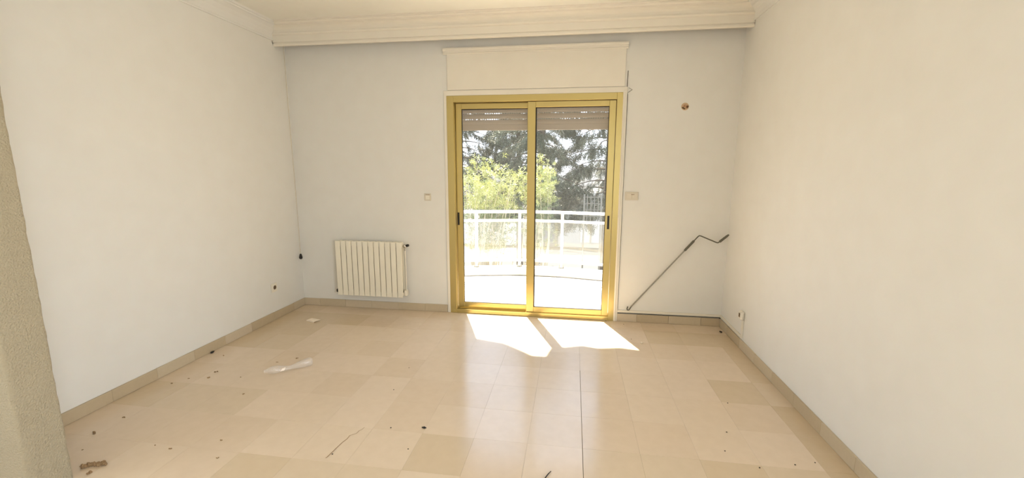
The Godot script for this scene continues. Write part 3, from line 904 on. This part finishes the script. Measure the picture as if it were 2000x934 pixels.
func shrub(at: Vector3, crown: Vector3, half: Vector3, stems: int, sprays: int, foot_x: float, sd: int, label: String) -> void:
	var rng := RandomNumberGenerator.new()
	rng.seed = sd
	var t := base("tall_shrub", at)
	tag(t, label, "shrub", "yellow green shrubs beyond the balcony")
	var st := start()
	var yellow := []
	var green := []
	for k in stems:
		var a := rng.randf_range(0, TAU)
		var q := sqrt(rng.randf())
		var tip := crown + Vector3(cos(a) * q * half.x, rng.randf_range(-1.0, 1.0) * half.y * sqrt(maxf(1.0 - q * q, 0.05)), sin(a) * q * half.z)
		var foot := Vector3(rng.randf_range(-foot_x, foot_x), 0, rng.randf_range(-0.2, 0.2))
		var mid := foot.lerp(tip, 0.55) + Vector3(rng.randf_range(-0.18, 0.18), 0.1, rng.randf_range(-0.15, 0.15))
		var pts := [foot, foot.lerp(mid, 0.5) + Vector3(rng.randf_range(-0.05, 0.05), 0, 0), mid, mid.lerp(tip, 0.5) + Vector3(0, 0.04, 0), tip]
		tube(st, pts, [0.020, 0.015, 0.011, 0.007, 0.003], 5, false)
		for s in sprays:
			var f := 1.0 - pow(rng.randf(), 1.5) * 0.5
			var i := mini(int(f * 4.0), 3)
			var p: Vector3 = pts[i].lerp(pts[i + 1], f * 4.0 - i)
			var out := Vector3(rng.randf_range(-1, 1), rng.randf_range(-0.25, 1.0), rng.randf_range(-1, 1)).normalized()
			p += out * rng.randf_range(0.0, 0.20)
			var x := aim(p, out, rng.randf_range(0, TAU), rng.randf_range(0.7, 1.2))
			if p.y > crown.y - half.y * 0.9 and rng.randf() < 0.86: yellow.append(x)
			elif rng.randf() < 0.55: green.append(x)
	build("stem", st, M.pale_bark, t)
	var spray := leaf_spray(11, 0.085, 0.016, 0.9, 0.11, sd)
	scatter("yellow_foliage", spray, M.leaf_yellow, yellow, t)  # yellower leaf colour in the crown, greener lower down
	scatter("foliage", spray.duplicate(), M.leaf_green, green, t)

func conifer(at: Vector3, height: float, reach: float, first: float, lean: float, sd: int, trunk: float, label: String) -> void:
	var rng := RandomNumberGenerator.new()
	rng.seed = sd
	var t := base("conifer", at)
	tag(t, label, "tree", "dark conifers beyond the shrubs")
	var st := start()
	tube(st, [Vector3.ZERO, Vector3(lean * 0.35, height * 0.3, 0), Vector3(lean * 0.75, height * 0.6, 0), Vector3(lean, height, 0)], [trunk, trunk * 0.85, trunk * 0.6, 0.02], 9)
	build("trunk", st, M.bark, t)
	st = start()
	var dark := []
	var grey := []
	var levels := int((height - first) * 8.0)
	for k in levels:
		var y := lerpf(first, height * 0.97, float(k) / levels)
		var mid := Vector3(lean * minf(1.0, y / height * 1.2), 0, 0)
		var a := k * 2.399 + rng.randf_range(-0.4, 0.4)
		var len := reach * pow(1.0 - (y - first) / (height - first) / 1.05, 0.6) * rng.randf_range(0.75, 1.1)
		var out := Vector3(cos(a), 0, sin(a))
		var pts := []
		for i in 6:
			var f := i / 5.0
			pts.append(mid + Vector3(0, y, 0) + out * len * f + Vector3.UP * (0.14 * len * f - 0.36 * len * f * f))
		tube(st, pts, [0.030, 0.024, 0.018, 0.013, 0.008, 0.004], 5, false)
		var count := int(64 * len)
		for i in count:
			var f := sqrt(rng.randf()) * 0.96 + 0.04
			var j := mini(int(f * 5.0), 4)
			var p: Vector3 = pts[j].lerp(pts[j + 1], f * 5.0 - j)
			var side := out.cross(Vector3.UP) * rng.randf_range(-1, 1) * 0.38 * (1.1 - f * 0.6)
			p += side + Vector3.DOWN * rng.randf_range(0.0, 0.16)
			var d := side * 1.4 + out * rng.randf_range(0.1, 0.7) + Vector3.DOWN * rng.randf_range(0.3, 1.1)
			var x := aim(p, d, rng.randf_range(0, TAU), rng.randf_range(0.9, 1.6))
			if rng.randf() < 0.66: dark.append(x)
			else: grey.append(x)
	build("branch", st, M.bark, t)
	var spray := leaf_spray(22, 0.085, 0.014, 0.75, 0.20, sd)
	scatter("needle_foliage", spray, M.needle_dark, dark, t)
	scatter("pale_needle_foliage", spray.duplicate(), M.needle_grey, grey, t)

func garden() -> void:
	solid("ground", [[Vector3(-40, GROUND - 0.3, -60), Vector3(40, GROUND, -0.25)]], M.drive, "pale paved ground of the garden below the balcony")
	# the house across the garden
	var h := base("neighbouring_house", Vector3(0, GROUND, -17.0))
	tag(h, "pale low house across the garden, half hidden behind the conifers", "house")
	put("wall", boxmesh(Vector3(-1.15, 0, -4), Vector3(9, 2.62, 0)), M.house_wall, h)
	put("roof", boxmesh(Vector3(-1.5, 2.62, -4.4), Vector3(9.4, 2.80, 0.35), 0.03), M.trim_white, h)
	put("door", boxmesh(Vector3(-0.66, 0.02, 0), Vector3(0.14, 1.40, 0.04), 0.01), M.door_grey, h)
	put("pillar", boxmesh(Vector3(-1.02, 0, 0), Vector3(-0.70, 2.4, 0.2), 0.02), M.trim_white, h)
	for w in [[0.53, 2.06, 0.36, 0.42], [-0.55, 1.75, 0.6, 0.6]]:
		var win := put("window", boxmesh(Vector3(w[0], w[1], -0.02), Vector3(w[0] + w[2], w[1] + w[3], 0.015)), M.dark_glass, h)
		var st := start()
		for k in 4: box(st, Vector3(w[0] + w[2] * k / 3.0 - 0.014, w[1], 0.015), Vector3(w[0] + w[2] * k / 3.0 + 0.014, w[1] + w[3], 0.04))
		for k in 4: box(st, Vector3(w[0], w[1] + w[3] * k / 3.0 - 0.014, 0.015), Vector3(w[0] + w[2], w[1] + w[3] * k / 3.0 + 0.014, 0.045))
		build("window_grille", st, M.trim_white, win)
	for p in [[1.25, 0.25, 0.47, 0.95], [1.80, 0.25, 0.47, 0.95], [2.6, 0.25, 0.9, 0.95]]:
		put("wall_panel", boxmesh(Vector3(p[0], p[1], 0), Vector3(p[0] + p[2], p[1] + p[3], 0.05), 0.015), M.trim_white, h)
	# low garden wall on the left
	solid("wall_garden", [[Vector3(-16, GROUND, -17.4), Vector3(-1.15, GROUND + 1.25, -17.1)]], M.concrete, "low pale garden wall beyond the shrubs")
	# a lattice panel standing among the trees
	var t := base("garden_trellis", Vector3(1.33, GROUND, -6.6))
	tag(t, "pale lattice trellis standing before the conifer at the right edge of the glass", "trellis")
	for x in [-0.21, 0.21]: put("post", boxmesh(Vector3(x - 0.02, 0, -0.02), Vector3(x + 0.02, 3.28, 0.02), 0.003), M.weathered_wood, t)
	for k in 5: put("slat", boxmesh(Vector3(-0.19, 2.56 + k * 0.16, -0.006), Vector3(0.19, 2.58 + k * 0.16, 0.006)), M.weathered_wood, t)
	for k in 4: put("slat", boxmesh(Vector3(-0.145 + k * 0.09, 2.5, 0.006), Vector3(-0.127 + k * 0.09, 3.26, 0.018)), M.weathered_wood, t)
	shrub(Vector3(-1.10, GROUND, -4.9), Vector3(-0.07, 3.62, 0), Vector3(0.85, 0.66, 0.6), 40, 32, 0.30, 31, "yellow green narrow leaved shrub seen through the left door pane")
	shrub(Vector3(0.0, GROUND, -5.3), Vector3(0.12, 3.60, 0), Vector3(0.52, 0.50, 0.45), 22, 34, 0.10, 32, "yellow green narrow leaved shrub seen between the door stile and the conifers")
	conifer(Vector3(-0.42, GROUND, -9.0), 9.0, 1.9, 2.7, 0.42, 41, 0.12, "dark conifer whose bare trunk shows near the left edge of the right door pane")
	conifer(Vector3(1.88, GROUND, -9.6), 8.4, 2.3, 2.45, 0.05, 42, 0.13, "dark conifer filling the right side of the right door pane")
	conifer(Vector3(-1.25, GROUND, -12.6), 8.6, 2.4, 2.9, -0.1, 43, 0.14, "dark conifer behind the yellow green shrub in the left door pane")
	conifer(Vector3(-3.55, GROUND, -11.4), 8.2, 2.2, 2.7, 0.1, 44, 0.13, "dark conifer at the far left beyond the door's left pane")

# ---------------------------------------------------------------- all
func _ready() -> void:
	var cam := Camera3D.new()
	cam.name = "camera"
	cam.fov = rad_to_deg(2.0 * atan(467.0 / 821.985))
	cam.near = 0.05
	cam.far = 300.0
	cam.position = Vector3(0.8282, 1.5026, 4.1488)
	cam.basis = Basis(Vector3.UP, 0.1425) * Basis(Vector3.RIGHT, -0.1651) * Basis(Vector3.BACK, 0.0038)
	add_child(cam)
	cam.current = true

	var env := Environment.new()
	env.background_mode = Environment.BG_SKY
	var sky := ProceduralSkyMaterial.new()
	sky.sky_top_color = sc(188, 206, 234)
	sky.sky_horizon_color = sc(232, 238, 246)
	sky.ground_bottom_color = sc(150, 146, 138)
	sky.ground_horizon_color = sc(220, 222, 222)
	sky.sky_energy_multiplier = 1.5
	sky.ground_energy_multiplier = 1.2
	sky.sun_angle_max = 1.0
	env.sky = Sky.new()
	env.sky.sky_material = sky
	env.tonemap_mode = Environment.TONE_MAPPER_LINEAR
	env.tonemap_exposure = 1.63
	env.sdfgi_enabled = true
	env.ssao_enabled = true
	env.ssil_enabled = true
	var we := WorldEnvironment.new()
	we.name = "world_environment"
	we.environment = env
	add_child(we)

	var sun := DirectionalLight3D.new()
	sun.name = "sun"
	sun.light_color = Color(1.0, 0.95, 0.86)
	sun.light_energy = 5.5
	sun.light_angular_distance = 0.53
	sun.shadow_enabled = true
	sun.basis = Basis.looking_at(Vector3(AZ * T, -1.0, T), Vector3.UP)
	add_child(sun)

	for side in [-1, 1]:  # unseen area lights behind the camera, placed to light the side walls
		var unseen_light := AreaLight3D.new()
		unseen_light.name = "unseen_window_light" if side < 0 else "unseen_window_light_001"
		unseen_light.area_size = Vector2(2.0, 2.0)
		unseen_light.light_color = Color(0.95, 0.975, 0.99)
		unseen_light.light_energy = 2.6 if side < 0 else 4.8
		unseen_light.position = Vector3(-3.58, 1.35, 5.1) if side < 0 else Vector3(RIGHT - 0.02, 1.35, 4.7)
		unseen_light.basis = Basis(Vector3.UP, PI / 2 * side)
		unseen_light.area_range = 12.0
		unseen_light.shadow_enabled = true
		add_child(unseen_light)

	make_materials()
	upper_edge()
	shell()
	floor_and_skirting()
	mouldings()
	sliding_door()
	garden()
	balcony()
	shutter()
	radiator()
	crank()
	pull_cord()
	electrics()
	litter()
